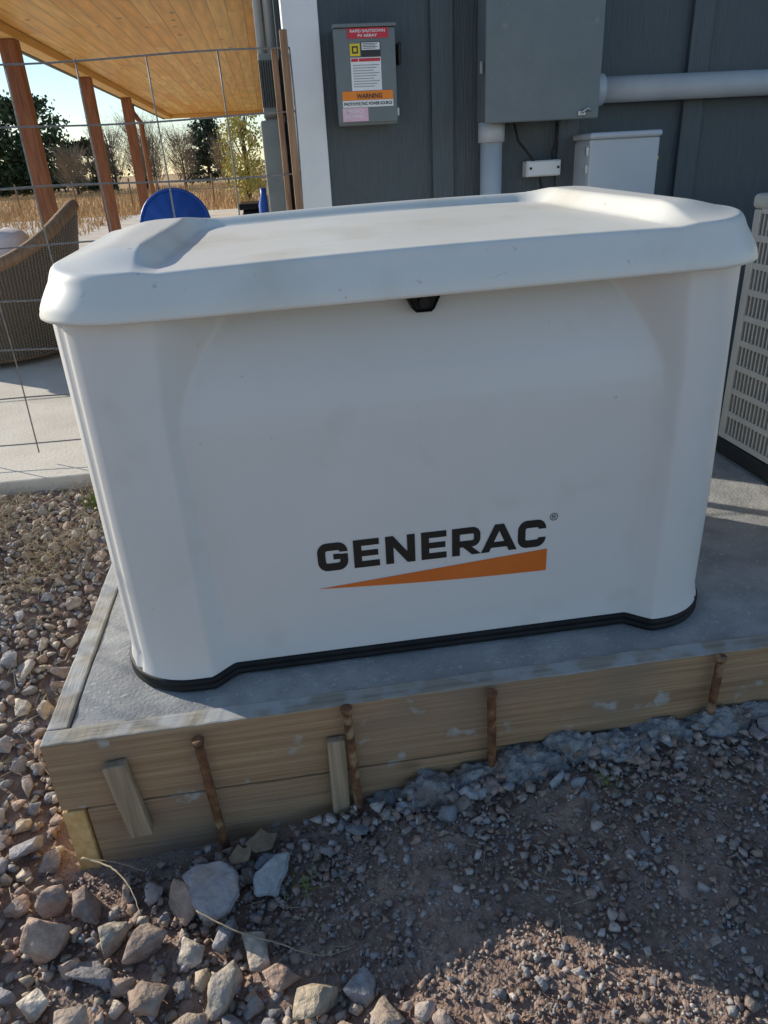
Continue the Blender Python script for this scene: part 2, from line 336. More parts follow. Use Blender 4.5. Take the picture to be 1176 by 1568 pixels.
for i in range(N+1):
    t=i/N; x=-.207+.417*t
    zt=.158+.028*t; zb=.1575-.017*t**1.1-.004*math.sin(t*3.1)
    for zz in (zb,(zt+zb)/2,zt): V.append((x,ysurf(x,zz)-.0009,zz))
for i in range(N):
    for k in (0,1): F.append((i*3+k,(i+1)*3+k,(i+1)*3+k+1,i*3+k+1))
mk('logo_swoosh',V,F,M['orange'],gen)
# ---------------------------------------------------------------- slab and wood form
nx,ny=150,60
sx0,sx1,sy0,sy1=-.652,1.02,-.088,.92
slabpts=[]
for j in range(ny+1):
    for i in range(nx+1):
        x=sx0+(sx1-sx0)*i/nx; y=sy0+(sy1-sy0)*j/ny
        z=-.003+.0025*mnoise.noise(Vector((x*9,y*9,0)))+.0015*mnoise.noise(Vector((x*30,y*30,3)))
        slabpts.append((x,y,z))
F=[(j*(nx+1)+i,j*(nx+1)+i+1,(j+1)*(nx+1)+i+1,(j+1)*(nx+1)+i) for j in range(ny) for i in range(nx)]
slab=empty('equipment_slab')
mk('concrete_top',slabpts,F,M['slab'],slab,True)
box('concrete_mass',(sx0,sy0,-.3),(sx1,sy1,-.008),M['slab'],slab)
box('adjacent_slab',(1.03,.0,-.3),(2.2,.95,-.006),M['slab'],slab,bev=.005)
box('adjacent_slab_front',(1.03,-.088,-.3),(2.2,-.004,-.006),M['slab'],slab,bev=.004)
form=empty('wooden_form')
def plank(name,a,b,m,topm=None,wob=.0018,n=60,axis=0):
    bm=bmesh.new(); bmesh.ops.create_cube(bm,size=1)
    c=[(a[i]+b[i])/2 for i in range(3)]; s=[abs(b[i]-a[i]) for i in range(3)]
    for v in bm.verts: v.co=Vector([v.co[i]*s[i]+c[i] for i in range(3)])
    bmesh.ops.bevel(bm,geom=bm.edges[:],offset=.003,segments=2,affect='EDGES',profile=.5)
    L=s[axis]
    for i in range(1,n):
        co=[0,0,0];co[axis]=min(a[axis],b[axis])+L*i/n; no=[0,0,0];no[axis]=1
        bmesh.ops.bisect_plane(bm,geom=bm.verts[:]+bm.edges[:]+bm.faces[:],plane_co=co,plane_no=no)
    for v in bm.verts:
        p=v.co*6; v.co+=Vector((0,mnoise.noise(p+Vector((3,0,0)))*wob,mnoise.noise(p*1.3)*wob)); v.co.z+=mnoise.noise(v.co*40)*wob*.8
    me=bpy.data.meshes.new(name); bm.to_mesh(me); bm.free(); me.materials.append(m)
    if topm:
        me.materials.append(topm)
        for p in me.polygons:
            if p.normal.z>.6: p.material_index=1
    o=bpy.data.objects.new(name,me); COL.objects.link(o); o.parent=form; return o
plank('front_board_upper',(-.692,-.128,-.148),(1.6,-.090,.001),M['wood'],M['woodtop'],n=200)
plank('front_board_lower',(-.652,-.124,-.305),(1.6,-.091,-.155),M['wood'],n=120)
plank('corner_block_end',(-.692,-.130,-.315),(-.655,.4,-.151),M['endgrain'],n=8,axis=1)
plank('left_board',(-.692,-.0885,-.148),(-.656,.92,.000),M['woodside'],M['woodside'],n=60,axis=1)
plank('back_board',(-.692,.923,-.148),(1.02,.958,-.004),M['wood'],M['woodtop'],n=20)
box('scrap_cleat',(-.592,-.149,-.215),(-.553,-.131,-.045),M['scab'],form,bev=.003,rot=Matrix.Rotation(math.radians(-5),4,'Y'))
box('scrap_cleat',(-.226,-.147,-.235),(-.194,-.131,-.062),M['scab'],form,bev=.003,rot=Matrix.Rotation(math.radians(1),4,'Y'))
def rebar(x,z0,z1,lean):
    n=90;pts=[];rad=[]
    for i in range(n+1):
        t=i/n; z=z0+(z1-z0)*t; pts.append((x-lean*t,-.142-.004*math.sin(t*2),z)); rad.append(.0078+.0004*(i%2)+.0003*math.sin(i*.7))
    rad[-1]*=.9
    tube('steel_stake',pts,.008,M['rust'],form,n=10,rad=rad)
    tube('stake_head',[(x-lean,-.145,z1-.008),(x-lean,-.145,z1-.002),(x-lean,-.145,z1+.003),(x-lean,-.145,z1+.004)],.0098,M['rust'],form,n=12,rad=[.0085,.0108,.0108,.007])
    tube('stake_nail',[(x-lean*.7,-.152,z1-.05),(x-lean*.7,-.1475,z1-.05)],.0035,M['dark'],form,n=8)
rebar(-.425,-.36,-.018,.012); rebar(-.176,-.33,.006,.010); rebar(.073,-.32,-.004,.006); rebar(.488,-.3,.004,-.003)
def lump(name,c,s,m,parent,seed=0,sub=5):
    bm=bmesh.new(); bmesh.ops.create_icosphere(bm,subdivisions=sub,radius=1)
    for v in bm.verts:
        p=v.co.copy(); q=Vector((p.x*s[0],p.y*s[1],p.z*s[2]))*1.0+Vector((seed,seed*.3,0))
        k=1+.5*mnoise.noise(q*16)+.30*abs(mnoise.noise(q*45))+.16*mnoise.noise(q*110)
        v.co=Vector((p.x*s[0]*k+c[0],p.y*s[1]*k+c[1],p.z*s[2]*k+c[2]))
    return frombm(name,bm,m,parent,False)
sp=empty('spilled_concrete')
for i,(x,y,z,a,b,c) in enumerate([(-.12,-.135,-.245,.050,.025,.030),(-.03,-.145,-.225,.060,.034,.040),(.05,-.14,-.218,.055,.030,.040),(.13,-.148,-.197,.075,.034,.045),(.235,-.138,-.178,.065,.028,.042),(.32,-.15,-.182,.07,.034,.042),(.42,-.14,-.173,.085,.028,.038),(.56,-.145,-.160,.10,.030,.038),(.72,-.14,-.158,.10,.030,.042),(.88,-.14,-.152,.12,.035,.042)]):
    lump('overflow',(x,y,z),(a,b,c),M['mortar'],sp,seed=i*3.1)
# ---------------------------------------------------------------- ground
def A(x): return np.interp(x,[-.9,-.69,-.38,-.16,.1,.24,.6,2],[-.30,-.295,-.285,-.235,-.195,-.175,-.155,-.14])
def gz(x,y):
    a=A(x); 
    t=ss(-.15,1.0,y)*ss(-.62,-.74,x)
    z=a+t*(-.045-a)
    f=ss(1.3,2.2,y); z=z*(1-f)-.12*f
    f=ss(2.2,4,np.abs(x)); z=z*(1-f)-.12*f
    return z
def axis(lo,hi,dense0,dense1,step,g=1.25):
    a=list(np.arange(dense0,dense1+1e-6,step)); s=step;x=dense1
    while x<hi: s*=g; x+=s; a.append(min(x,hi))
    s=step;x=dense0;b=[]
    while x>lo: s*=g; x-=s; b.append(max(x,lo))
    return np.array(b[::-1]+a)
gx=axis(-500,500,-1.6,1.5,.014); gy=axis(-60,900,-1.0,1.12,.014)
V=[]
for y in gy:
    for x in gx:
        z=float(gz(x,y))
        if abs(x)<3 and y<2: z+=.010*mnoise.noise(Vector((x*6,y*6,0)))+.007*mnoise.noise(Vector((x*22,y*22,5)))+.005*mnoise.noise(Vector((x*60,y*60,9)))
        elif y>18: z+=.15*mnoise.noise(Vector((x*.1,y*.1,0)))
        V.append((x,y,z))
nxx=len(gx)
F=[(j*nxx+i,j*nxx+i+1,(j+1)*nxx+i+1,(j+1)*nxx+i) for j in range(len(gy)-1) for i in range(nxx-1)]
def ground_mat():
    m=mat('soil_and_field',(.25,.160,.122),(.43,.31,.245),scale=40,rough=.95,bump=1,bscale=130,bdist=.01,c3=(.35,.28,.235),scale3=4)
    n,l=_links(m); b=n['Principled BSDF']; src=b.inputs['Base Color'].links[0].from_socket
    tc=n.new('ShaderNodeTexCoord'); sp=n.new('ShaderNodeSeparateXYZ'); l.new(tc.outputs['Object'],sp.inputs[0])
    mr=n.new('ShaderNodeMapRange'); mr.inputs['From Min'].default_value=2; mr.inputs['From Max'].default_value=4; l.new(sp.outputs['Y'],mr.inputs['Value'])
    nz=n.new('ShaderNodeTexNoise'); nz.inputs['Scale'].default_value=.35; nz.inputs['Detail'].default_value=10; l.new(tc.outputs['Object'],nz.inputs['Vector'])
    cr=n.new('ShaderNodeValToRGB'); cr.color_ramp.elements[0].position=.35; cr.color_ramp.elements[1].position=.65; cr.color_ramp.elements[0].color=(.42,.21,.08,1); cr.color_ramp.elements[1].color=(.64,.41,.17,1); l.new(nz.outputs['Fac'],cr.inputs[0])
    mx=n.new('ShaderNodeMix'); mx.data_type='RGBA'; l.new(mr.outputs[0],mx.inputs['Factor']); l.new(src,mx.inputs['A']); l.new(cr.outputs[0],mx.inputs['B']); l.new(mx.outputs['Result'],b.inputs['Base Color'])
    return m
mk('ground',V,F,ground_mat(),None,True)
# ---------------------------------------------------------------- rocks
def proto(n,bev=0):
    bm=bmesh.new()
    s=np.array([1,rng.uniform(.65,1),rng.uniform(.5,.85)])
    for i in range(n):
        v=rng.normal(size=3); v/=np.linalg.norm(v); v*=rng.uniform(.85,1.1); bm.verts.new(v*s)
    bmesh.ops.convex_hull(bm,input=bm.verts)
    bmesh.ops.delete(bm,geom=[v for v in bm.verts if not v.link_faces],context='VERTS')
    bmesh.ops.dissolve_limit(bm,angle_limit=math.radians(14),verts=bm.verts,edges=bm.edges)
    if bev: bmesh.ops.bevel(bm,geom=bm.edges[:],offset=bev,segments=1,affect='EDGES')
    bmesh.ops.triangulate(bm,faces=bm.faces[:])
    if bev:
        bmesh.ops.subdivide_edges(bm,edges=[e for e in bm.edges if e.calc_length()>.4],cuts=2,use_grid_fill=True)
        bmesh.ops.triangulate(bm,faces=bm.faces[:])
        sd=rng.uniform(0,50)
        for v in bm.verts: v.co*=1+.12*mnoise.noise(v.co*2.2+Vector((sd,0,0)))+.06*mnoise.noise(v.co*6+Vector((0,sd,0)))
    bm.verts.index_update()
    v=np.array([x.co[:] for x in bm.verts]); f=np.array([[y.index for y in x.verts] for x in bm.faces]); bm.free(); return v,f
PB=[proto(rng.integers(9,15),.035) for _ in range(24)]; PS=[proto(9) for _ in range(10)]; PM=[proto(11) for _ in range(16)]
def rotm():
    q=rng.normal(size=4);q/=np.linalg.norm(q);w,x,y,z=q
    return np.array([[1-2*(y*y+z*z),2*(x*y-z*w),2*(x*z+y*w)],[2*(x*y+z*w),1-2*(x*x+z*z),2*(y*z-x*w)],[2*(x*z-y*w),2*(y*z+x*w),1-2*(x*x+y*y)]])
def rocks(name,groups):
    Vs=[];Fs=[];Cs=[];o=0
    for items,protos,pal in groups:
      for (x,y,z,r) in items:
        v,f=protos[rng.integers(len(protos))]
        v=v*r@ rotm().T; v=v*np.array([1,1,.8])+np.array([x,y,z])
        Vs.append(v);Fs.append(f+o);o+=len(v)
        c=np.array(pal[rng.integers(len(pal))])*rng.uniform(.75,1.25); Cs.append(np.tile(np.append(c,1),(len(v),1)))
    Vs=np.vstack(Vs);Fs=np.vstack(Fs);Cs=np.vstack(Cs)
    me=bpy.data.meshes.new(name); me.vertices.add(len(Vs)); me.vertices.foreach_set('co',Vs.ravel())
    me.loops.add(Fs.size); me.loops.foreach_set('vertex_index',Fs.ravel().astype(np.int32))
    me.polygons.add(len(Fs)); me.polygons.foreach_set('loop_start',np.arange(0,Fs.size,3,dtype=np.int32)); me.polygons.foreach_set('loop_total',np.full(len(Fs),3,dtype=np.int32))
    me.update(calc_edges=True)
    a=me.color_attributes.new('rc','FLOAT_COLOR','POINT'); a.data.foreach_set('color',Cs.ravel())
    me.materials.append(M['rock']); ob=bpy.data.objects.new(name,me); COL.objects.link(ob); return ob
pal=[(.56,.44,.34),(.62,.52,.42),(.52,.36,.27),(.46,.43,.43),(.66,.56,.45),(.57,.41,.31),(.42,.39,.39),(.68,.55,.40),(.50,.38,.31),(.55,.46,.40)]
palr=[(.40,.32,.27),(.48,.40,.35),(.40,.28,.22),(.37,.35,.35),(.58,.51,.46),(.33,.26,.22),(.45,.32,.26)]
palg=[(.36,.37,.39),(.44,.44,.45),(.30,.31,.33),(.43,.37,.35),(.42,.33,.28)]
def inform(x,y): return -.715<x and y>-.150
def bigzone(x,y):
    if inform(x,y): return False
    return (x<-.70) or (y < -.20 and (x+.58)*.74+(y+.18)*1.0 < .0)
big=[]
grid={}
def near(x,y,r,k):
    cx,cy=int(x//.12),int(y//.12)
    for i in (-1,0,1):
        for j in (-1,0,1):
            for a,b,q in grid.get((cx+i,cy+j),()):
                if (x-a)**2+(y-b)**2<(k*(r+q))**2: return True
    return False
for tries in range(42000):
    x=rng.uniform(-1.9,-.0); y=rng.uniform(-1.0,1.0)
    if not bigzone(x,y): continue
    lo,hi=(.026,.058) if y<-.02 else ((.018,.036) if y<.4 else (.012,.026))
    if tries>7000: hi=lo+.4*(hi-lo)
    if tries>17000: lo,hi=lo*.5,lo
    r=rng.uniform(lo,hi)
    if inform(x+r*.9,y+r*.9) : continue
    if near(x,y,r,.74 if tries<17000 else .70): continue
    grid.setdefault((int(x//.12),int(y//.12)),[]).append((x,y,r))
    big.append((x,y,float(gz(x,y))+r*.5,r))
med=[]
for i in range(9000):
    x=rng.uniform(-2.0,-.0); y=rng.uniform(-1.0,1.08)
    if not bigzone(x,y) or inform(x+.02,y+.01): continue
    r=rng.uniform(.005,.014); med.append((x,y,float(gz(x,y))+r*.3+rng.uniform(0,.010),r))
rocks('crushed_rock',[([b for b in big if b[3]>.02],PB,pal),([b for b in big if b[3]<=.02]+med,PM,pal)])
peb=[]
for i in range(38000):
    x=rng.uniform(-.75,1.5); y=rng.uniform(-1.0,-.135)
    if inform(x,y): continue
    if bigzone(x,y) and rng.random()<.7: continue
    r=float(np.clip(rng.lognormal(math.log(.0033),.5),.0015,.014)); peb.append((x,y,float(gz(x,y))+r*.35+.003,r))
for i in range(600):
    x=rng.uniform(-.5,1.5); y=-.15-abs(rng.normal())*.08; r=rng.uniform(.006,.016); peb.append((x,y,float(gz(x,y))+r*.4+max(0,.02-(abs(y+.15))*.3),r))
for i in range(900):
    x=rng.uniform(-.5,1.5); y=rng.uniform(-.9,-.2); r=rng.uniform(.006,.013); peb.append((x,y,float(gz(x,y))+r*.4,r))
rub=[]
for i in range(60):
    x=rng.uniform(-.52,.75); y=-.158-abs(rng.normal())*.028-(.02 if x<-.25 else 0); r=rng.uniform(.012,.026); rub.append((x,y,float(gz(x,y))+r*.35+.004,r))
rocks('gravel',[(peb,PS,palr),(rub,PB,palg)])
fl=empty('flagstone_pieces')
def flatstone(name,cx,cy,cz,pts,th,tilt_,m):
    n=len(pts); V=[(x,y,th/2) for x,y in pts]+[(x,y,-th/2) for x,y in pts]
    F=[tuple(range(n)),tuple(range(2*n-1,n-1,-1))]+[(i,n+i,n+(i+1)%n,(i+1)%n) for i in range(n)]
    bm=bmesh.new(); vs=[bm.verts.new(v) for v in V]; [bm.faces.new([vs[i] for i in f]) for f in F]
    bmesh.ops.recalc_face_normals(bm,faces=bm.faces[:])
    bmesh.ops.bevel(bm,geom=bm.edges[:],offset=min(.003,th*.2),segments=2,affect='EDGES')
    bmesh.ops.triangulate(bm,faces=bm.faces[:])
    for _ in range(2):
        bmesh.ops.subdivide_edges(bm,edges=[e for e in bm.edges if e.calc_length()>.007],cuts=1); bmesh.ops.triangulate(bm,faces=bm.faces[:])
    for v in bm.verts:
        q=v.co*60+Vector((cx*50,0,0)); v.co+=Vector((mnoise.noise(q),mnoise.noise(q+Vector((9,0,0))),mnoise.noise(q+Vector((0,9,0)))*.8))*.004*min(1,th/.01)
    bmesh.ops.transform(bm,matrix=Matrix.Translation((cx,cy,cz))@Matrix.Rotation(tilt_[0],4,'X')@Matrix.Rotation(tilt_[1],4,'Y'),verts=bm.verts)
    frombm(name,bm,m,fl)
st=mat('stone_grey_purple',(.36,.31,.30),(.52,.46,.44),scale=50,rough=.9,bump=.8,bscale=90,bdist=.006,c3=(.42,.33,.27),scale3=25)
st2=mat('stone_grey',(.33,.34,.33),(.50,.50,.48),scale=50,rough=.9,bump=.8,bscale=90,bdist=.006)
flatstone('stone_piece',-.44,-.245,-.248,[(-.050,.022),(-.033,.036),(.012,.040),(.038,.024),(.043,-.014),(.024,-.046),(-.018,-.050),(-.034,-.018)],.024,(.35,.1),st)
flatstone('stone_piece',-.350,-.235,-.250,[(-.022,.002),(.018,.030),(.042,.030),(.034,.0),(.014,-.038),(-.022,-.032)],.014,(.3,-.1),st2)
flatstone('leaf_litter',-.36,-.175,-.245,[(-.03,.0),(-.012,.014),(.0,.028),(.012,.018),(.03,.02),(.02,-.01),(-.01,-.018)],.003,(.2,.3),M['leaf'])
flatstone('leaf_litter',-.40,-.19,-.25,[(-.02,.0),(.0,.02),(.01,.010),(.025,.012),(.02,-.012),(-.01,-.012)],.003,(.4,-.3),M['leaf'])
# ---------------------------------------------------------------- straw, twigs, weed
def blades(name,n,fn,m,wd):
    V=[];F=[]
    for i in range(n):
        x,y,z,h,dx,dy=fn(); a=rng.uniform(0,math.pi); wx,wy=wd*math.cos(a),wd*math.sin(a); b=len(V)
        V+= [(x-wx,y-wy,z),(x+wx,y+wy,z),(x+dx*.4+wx*.7,y+dy*.4+wy*.7,z+h*.6),(x+dx*.4-wx*.7,y+dy*.4-wy*.7,z+h*.6),(x+dx,y+dy,z+h)]
        F+= [(b,b+1,b+2,b+3),(b+3,b+2,b+4)]
    return mk(name,V,F,m)
def fstraw():
    k=rng.integers(20); rs=np.random.RandomState(k+3); cx_,cy_=rs.uniform(-1.5,-.78),rs.uniform(.62,1.05)
    x=cx_+rng.normal()*.05; y=min(1.07,cy_+rng.normal()*.04)
    if x>-.73: x=-.75-rng.uniform(0,.3)
    if rng.random()<.15: y=rng.uniform(-.3,.6)
    return x,y,float(gz(x,y))+.014,rng.uniform(.004,.035),rng.normal()*.03,rng.normal()*.03
blades('dry_grass',2600,fstraw,M['straw'],.0011)
def fst2():
    x=rng.uniform(-.45,1.3); y=rng.uniform(-.8,-.16)
    return x,y,float(gz(x,y))+.008,rng.uniform(.001,.012),rng.normal()*.025,rng.normal()*.02
blades('straw_litter',300,fst2,M['straw'],.0007)
def fw():
    x=-.80+rng.normal()*.02; y=.93+rng.normal()*.015
    return x,y,-.05,rng.uniform(.03,.07),rng.normal()*.03,rng.normal()*.03
blades('weed',60,fw,M['weed'],.0045)
def fw2():
    k=rng.integers(3); cx,cy=[(-.46,-.52),(.26,-.24),(-.28,-.27)][k]
    x=cx+rng.normal()*.015; y=cy+rng.normal()*.015
    return x,y,float(gz(x,y))+.01,rng.uniform(.008,.028),rng.normal()*.018,rng.normal()*.018
blades('weed_sprouts',60,fw2,M['weed'],.0010)
tw=empty('dry_twig')
def twig(pts,r):
    P=[Vector(p) for p in pts]; Q=[]
    for i in range(len(P)-1):
        p0=P[max(i-1,0)];p1=P[i];p2=P[i+1];p3=P[min(i+2,len(P)-1)]
        for k in range(8):
            t=k/8; q=.5*((2*p1)+(-p0+p2)*t+(2*p0-5*p1+4*p2-p3)*t*t+(-p0+3*p1-3*p2+p3)*t*t*t); Q.append(q+Vector((mnoise.noise(q*90),mnoise.noise(q*90+Vector((5,0,0))),0))*.0018)
    Q.append(P[-1]); tube('stalk',Q,r,M['twig'],tw,n=6,rad=[r*(1.25-.8*i/len(Q)) for i in range(len(Q))])
twig([(-.67,-.155,-.235),(-.61,-.20,-.215),(-.57,-.25,-.205),(-.54,-.31,-.20)],.0015)
twig([(-.67,-.160,-.230),(-.60,-.19,-.220),(-.55,-.22,-.215)],.0009)
twig([(-.46,-.30,-.225),(-.40,-.345,-.222),(-.34,-.375,-.222),(-.27,-.40,-.236),(-.22,-.40,-.232)],.0012)
for i in range(40):
    x=rng.uniform(-.6,1.1); y=rng.uniform(-.7,-.18); a=rng.uniform(0,6.28); L=rng.uniform(.02,.06); z=float(gz(x,y))+.010
    twig([(x,y,z),(x+L*.5*math.cos(a),y+L*.5*math.sin(a),z+.004),(x+L*math.cos(a+.3),y+L*math.sin(a+.3),z)],.0006)
# ---------------------------------------------------------------- house
house=empty('house')
WY=1.4; WX=-.12
box('wall_front',(WX,WY,-.3),(7,WY+.15,2.7),M['wall'],house)
box('wall_side',(WX,WY+.152,-.3),(WX+.15,17.6,2.7),M['wall'],house)
for x in (.335,.745,1.16,1.57,1.98,2.4):
    box('batten',(x-.034,WY-.018,-.25),(x+.034,WY-.0005,2.69),M['batten'],house,bev=.002)
for y in np.arange(1.9,17.5,.41):
    box('batten_side',(WX-.018,y-.03,-.1),(WX-.0005,y+.03,2.69),M['batten'],house,bev=.002)
box('corner_board_front',(WX-.012,WY-.024,-.25),(WX+.092,WY-.001,2.69),M['white'],house,bev=.002)
box('corner_board_side',(WX-.012,WY+.0,-.25),(WX-.001,WY+.09,2.69),M['white'],house,bev=.002)
V=[(-.5,1.15,2.7),(7.3,1.15,2.7),(7.3,17.9,2.7),(-.5,17.9,2.7),(3.4,1.15,4.0),(3.4,17.9,4.0)]
mk('roof',V,[(0,1,2,3),(0,3,5,4),(1,4,5,2),(0,4,1),(2,5,3)],M['gutter'],house)
# ---------------------------------------------------------------- porch
porch=empty('porch_roof')
box('ceiling',(-2.32,3.6,1.975),(WX-.03,17.4,2.0),M['ceiling'],porch)
box('edge_beam',(-2.30,3.6,1.895),(-2.16,17.3,1.973),M['beam'],porch,bev=.004)
box('end_beam',(-2.155,17.15,1.90),(WX-.03,17.29,1.973),M['beam'],porch,bev=.004)
box('fascia',(-2.37,3.6,1.90),(-2.325,17.45,2.08),M['gutter'],porch,bev=.004)
box('roof_deck',(-2.36,3.58,2.01),(WX-.03,17.45,2.07),M['gutter'],porch)
for y in (6.35,9.15,11.9):
    box('post',(-2.30,y-.07,-.02),(-2.16,y+.07,1.893),M['post'],porch,bev=.006)
tube('downspout',[(-2.42,13.6,1.95),(-2.42,13.6,1.82),(-2.36,13.55,1.72),(-2.30,13.5,1.65),(-2.30,13.5,-.05)],.045,M['post'],porch,n=10)
patio=empty('patio')
xs=[-6.5,-5.0,-3.5,-2.0,-.62,-.02]
ys=[1.10,2.05,3.35,4.9,6.5,9,12,15,17.6]
for i in range(len(xs)-1):
    for j in range(len(ys)-1):
        box('panel',(xs[i]+.004,ys[j],-.16),(min(xs[i+1]-.004,-.145),ys[j+1]-.008,0),M['patio'],patio,bev=.006)
# ---------------------------------------------------------------- wire fence
fence=empty('wire_fence')
def FYf(x): return 1.165+.10*(-x-.13)
for z in [1.115-.15*k for k in range(8)]:
    pts=[(x,FYf(x)+.004*math.sin(x*5),z+.004*math.sin(x*7+z*9)) for x in np.linspace(-3.2,-.125,40)]
    tube('line_wire',pts,.0024,M['wire'],fence,n=6)
k=0;x=-.128
while x>-3.2:
    pts=[(x+.003*math.sin(z*8+k),FYf(x)+.005,z) for z in np.linspace(.03,1.118,12)]
    tube('stay_wire',pts,.0024,M['wire'],fence,n=6); x-=.1865;k+=1
box('wood_stake',(-.150,1.140,0),(-.130,1.158,1.155),M['stake'],fence,bev=.002)
box('wood_stake',(-.175,1.18,0),(-.160,1.195,1.12),M['stake'],fence,bev=.002)
# ---------------------------------------------------------------- utility gear on side wall
ut=empty('utility_cabinet')
box('cabinet_lower',(WX-.105,1.75,0.0),(WX-.024,2.05,.98),M['greybox2'],ut,bev=.006)
box('cabinet_upper',(WX-.09,1.78,1.0),(WX-.024,2.02,1.18),M['greybox2'],ut,bev=.004)
for i in range(8):
    box('vent_slat',(WX-.090+.008*i,1.770,1.02),(WX-.087+.008*i,1.779,1.16),M['dark'],ut)
for i,x in enumerate((WX-.04,WX-.075)):
    tube('conduit',[(x,1.9,1.18),(x,1.9,2.6)],.014,M['pvc'],ut)
# ---------------------------------------------------------------- disconnect switch
ds_=empty('safety_disconnect_switch')
FYd=1.315
box('enclosure',(.010,FYd,.934),(.182,WY-.001,1.182),M['greybox'],ds_,bev=.004)
box('door',(.006,FYd-.008,.940),(.182,FYd-.0005,1.176),M['greybox'],ds_,bev=.003)
box('top_lip',(.004,FYd-.014,1.177),(.185,FYd+.03,1.186),M['greybox'],ds_,bev=.002)
LYd=FYd-.009
def lab(name,x0,x1,z0,z1,m,p,k=0,y=None): 
    yy=(LYd if y is None else y)-.0006*(k+1)
    return mk(name,[(x0,yy,z0),(x1,yy,z0),(x1,yy,z1),(x0,yy,z1)],[(0,1,2,3)],m,p)
lab('label_red',.045,.162,1.150,1.175,M['red'],ds_)
text('RAPID SHUTDOWN',"label_text",(.053,LYd-.0016,1.1645),.0095,M['labw'],ds_,width=.1,offset=.0002)
text('PV ARRAY',"label_text",(.075,LYd-.0016,1.1535),.0095,M['labw'],ds_,width=.055,offset=.0002)
lab('label_yellow',.050,.079,1.108,1.138,M['laby'],ds_)
lab('label_yellow_square',.056,.073,1.114,1.132,M['ink'],ds_,1); lab('label_yellow_square',.060,.069,1.118,1.128,M['laby'],ds_,2)
lab('label_black',.082,.138,1.106,1.142,M['ink'],ds_)
lab('label_white',.084,.136,1.122,1.140,M['labw'],ds_,1)
for i in range(4): lab('label_rule',.087,.130-.006*(i%2),1.1365-.0038*i,1.138-.0038*i,M['ink'],ds_,2)
lab('label_white',.050,.138,1.022,1.104,M['labw'],ds_)
lab('label_red',.052,.072,1.094,1.102,M['red'],ds_,1); lab('label_red',.074,.136,1.094,1.102,M['red'],ds_,1)
for i in range(9): lab('label_rule',.056,.132-.008*((i*7)%3),1.084-.0066*i,1.0862-.0066*i,M['greyink'],ds_,1)
lab('label_orange',.020,.170,.998,1.021,M['labo'],ds_)
text('WARNING',"label_text",(.062,LYd-.0016,1.002),.017,M['ink'],ds_,width=.075,offset=.0004)
lab('label_white',.020,.170,.980,.9975,M['labw'],ds_)
text('PHOTOVOLTAIC POWER SOURCE',"label_text",(.024,LYd-.0016,.985),.011,M['ink'],ds_,width=.142,offset=.0003)
lab('label_pink',.018,.094,.944,.979,M['pink'],ds_)
text('EMERGENCY\nDISCONNECT',"label_text",(.024,LYd-.0016,.966),.013,M['labw'],ds_,width=.064,offset=.0002)
tube('handle_pivot',[(.182,FYd+.03,1.12),(.200,FYd+.03,1.12)],.012,M['dark'],ds_)
box('handle',(.190,FYd-.01,1.085),(.199,FYd+.045,1.14),M['dark'],ds_,bev=.004)
box('hinge_catch',(.183,FYd,.955),(.188,FYd+.01,.975),M['steel'],ds_)
# ---------------------------------------------------------------- large electrical panel
pn=empty('electrical_panel')
PY=1.265
box('enclosure',(.442,PY,.927),(.778,WY-.02,1.62),M['greybox'],pn,bev=.004)
box('cover',(.434,PY-.012,.919),(.785,PY-.0006,1.63),M['greybox'],pn,bev=.004)
box('latch_plate',(.718,PY-.018,.927),(.742,PY-.0125,.941),M['steel'],pn,bev=.002)
tube('padlock_seal',[(.730,PY-.020,.935),(.745,PY-.024,.947),(.755,PY-.022,.939)],.004,M['steel'],pn,n=8)
for z in (1.05,1.35): box('side_clip',(.426,PY+.02,z),(.4335,PY+.035,z+.03),M['steel'],pn)
tube('conduit_down',[(.480,1.345,.93),(.480,1.345,-.25)],.034,M['pvc'],pn,n=28)
tube('conduit_collar',[(.480,1.345,.926),(.480,1.345,.87)],.041,M['pvc'],pn,n=28)
tube('conduit_horizontal',[(.78,1.34,.998),(3.2,1.34,.998)],.036,M['pvc'],pn,n=28)
tube('conduit_coupling',[(.779,1.34,.998),(.826,1.34,.998)],.044,M['pvc'],pn,n=28)
tube('loose_cable',[(.56,1.37,.92),(.575,1.37,.87),(.60,1.36,.84),(.64,1.36,.79),(.66,1.37,.72),(.65,1.37,.6)],.004,M['dark'],pn,n=8)
tube('loose_cable',[(.70,1.37,.92),(.70,1.37,.87),(.685,1.365,.83),(.69,1.365,.80)],.004,M['dark'],pn,n=8)
wb=empty('low_voltage_surge_box')
box('housing',(.600,1.355,.765),(.715,1.399,.812),M['white'],wb,bev=.004)
box('cover',(.604,1.349,.768),(.711,1.3545,.809),M['white'],wb,bev=.002)
tube('screw',[(.612,1.3485,.79),(.612,1.346,.79)],.004,M['dark'],wb,n=10); tube('screw',[(.703,1.3485,.79),(.703,1.346,.79)],.004,M['dark'],wb,n=10)
mb=empty('meter_box')
box('housing',(.768,1.26,.55),(.985,WY-.001,.866),M['meter'],mb,bev=.02,seg=5)
box('cover',(.763,1.245,.54),(.988,1.2595,.862),M['meter'],mb,bev=.006,seg=3)
box('hood',(.760,1.235,.862),(.991,1.39,.880),M['meter'],mb,bev=.008,seg=4)
for z in (.83,.78): box('hinge',(.753,1.25,z-.012),(.7625,1.262,z+.012),M['steel'],mb,bev=.001)
tube('anchor_screw',[(1.06,WY,.80),(1.06,WY-.008,.80)],.006,M['laby'],mb,n=10)
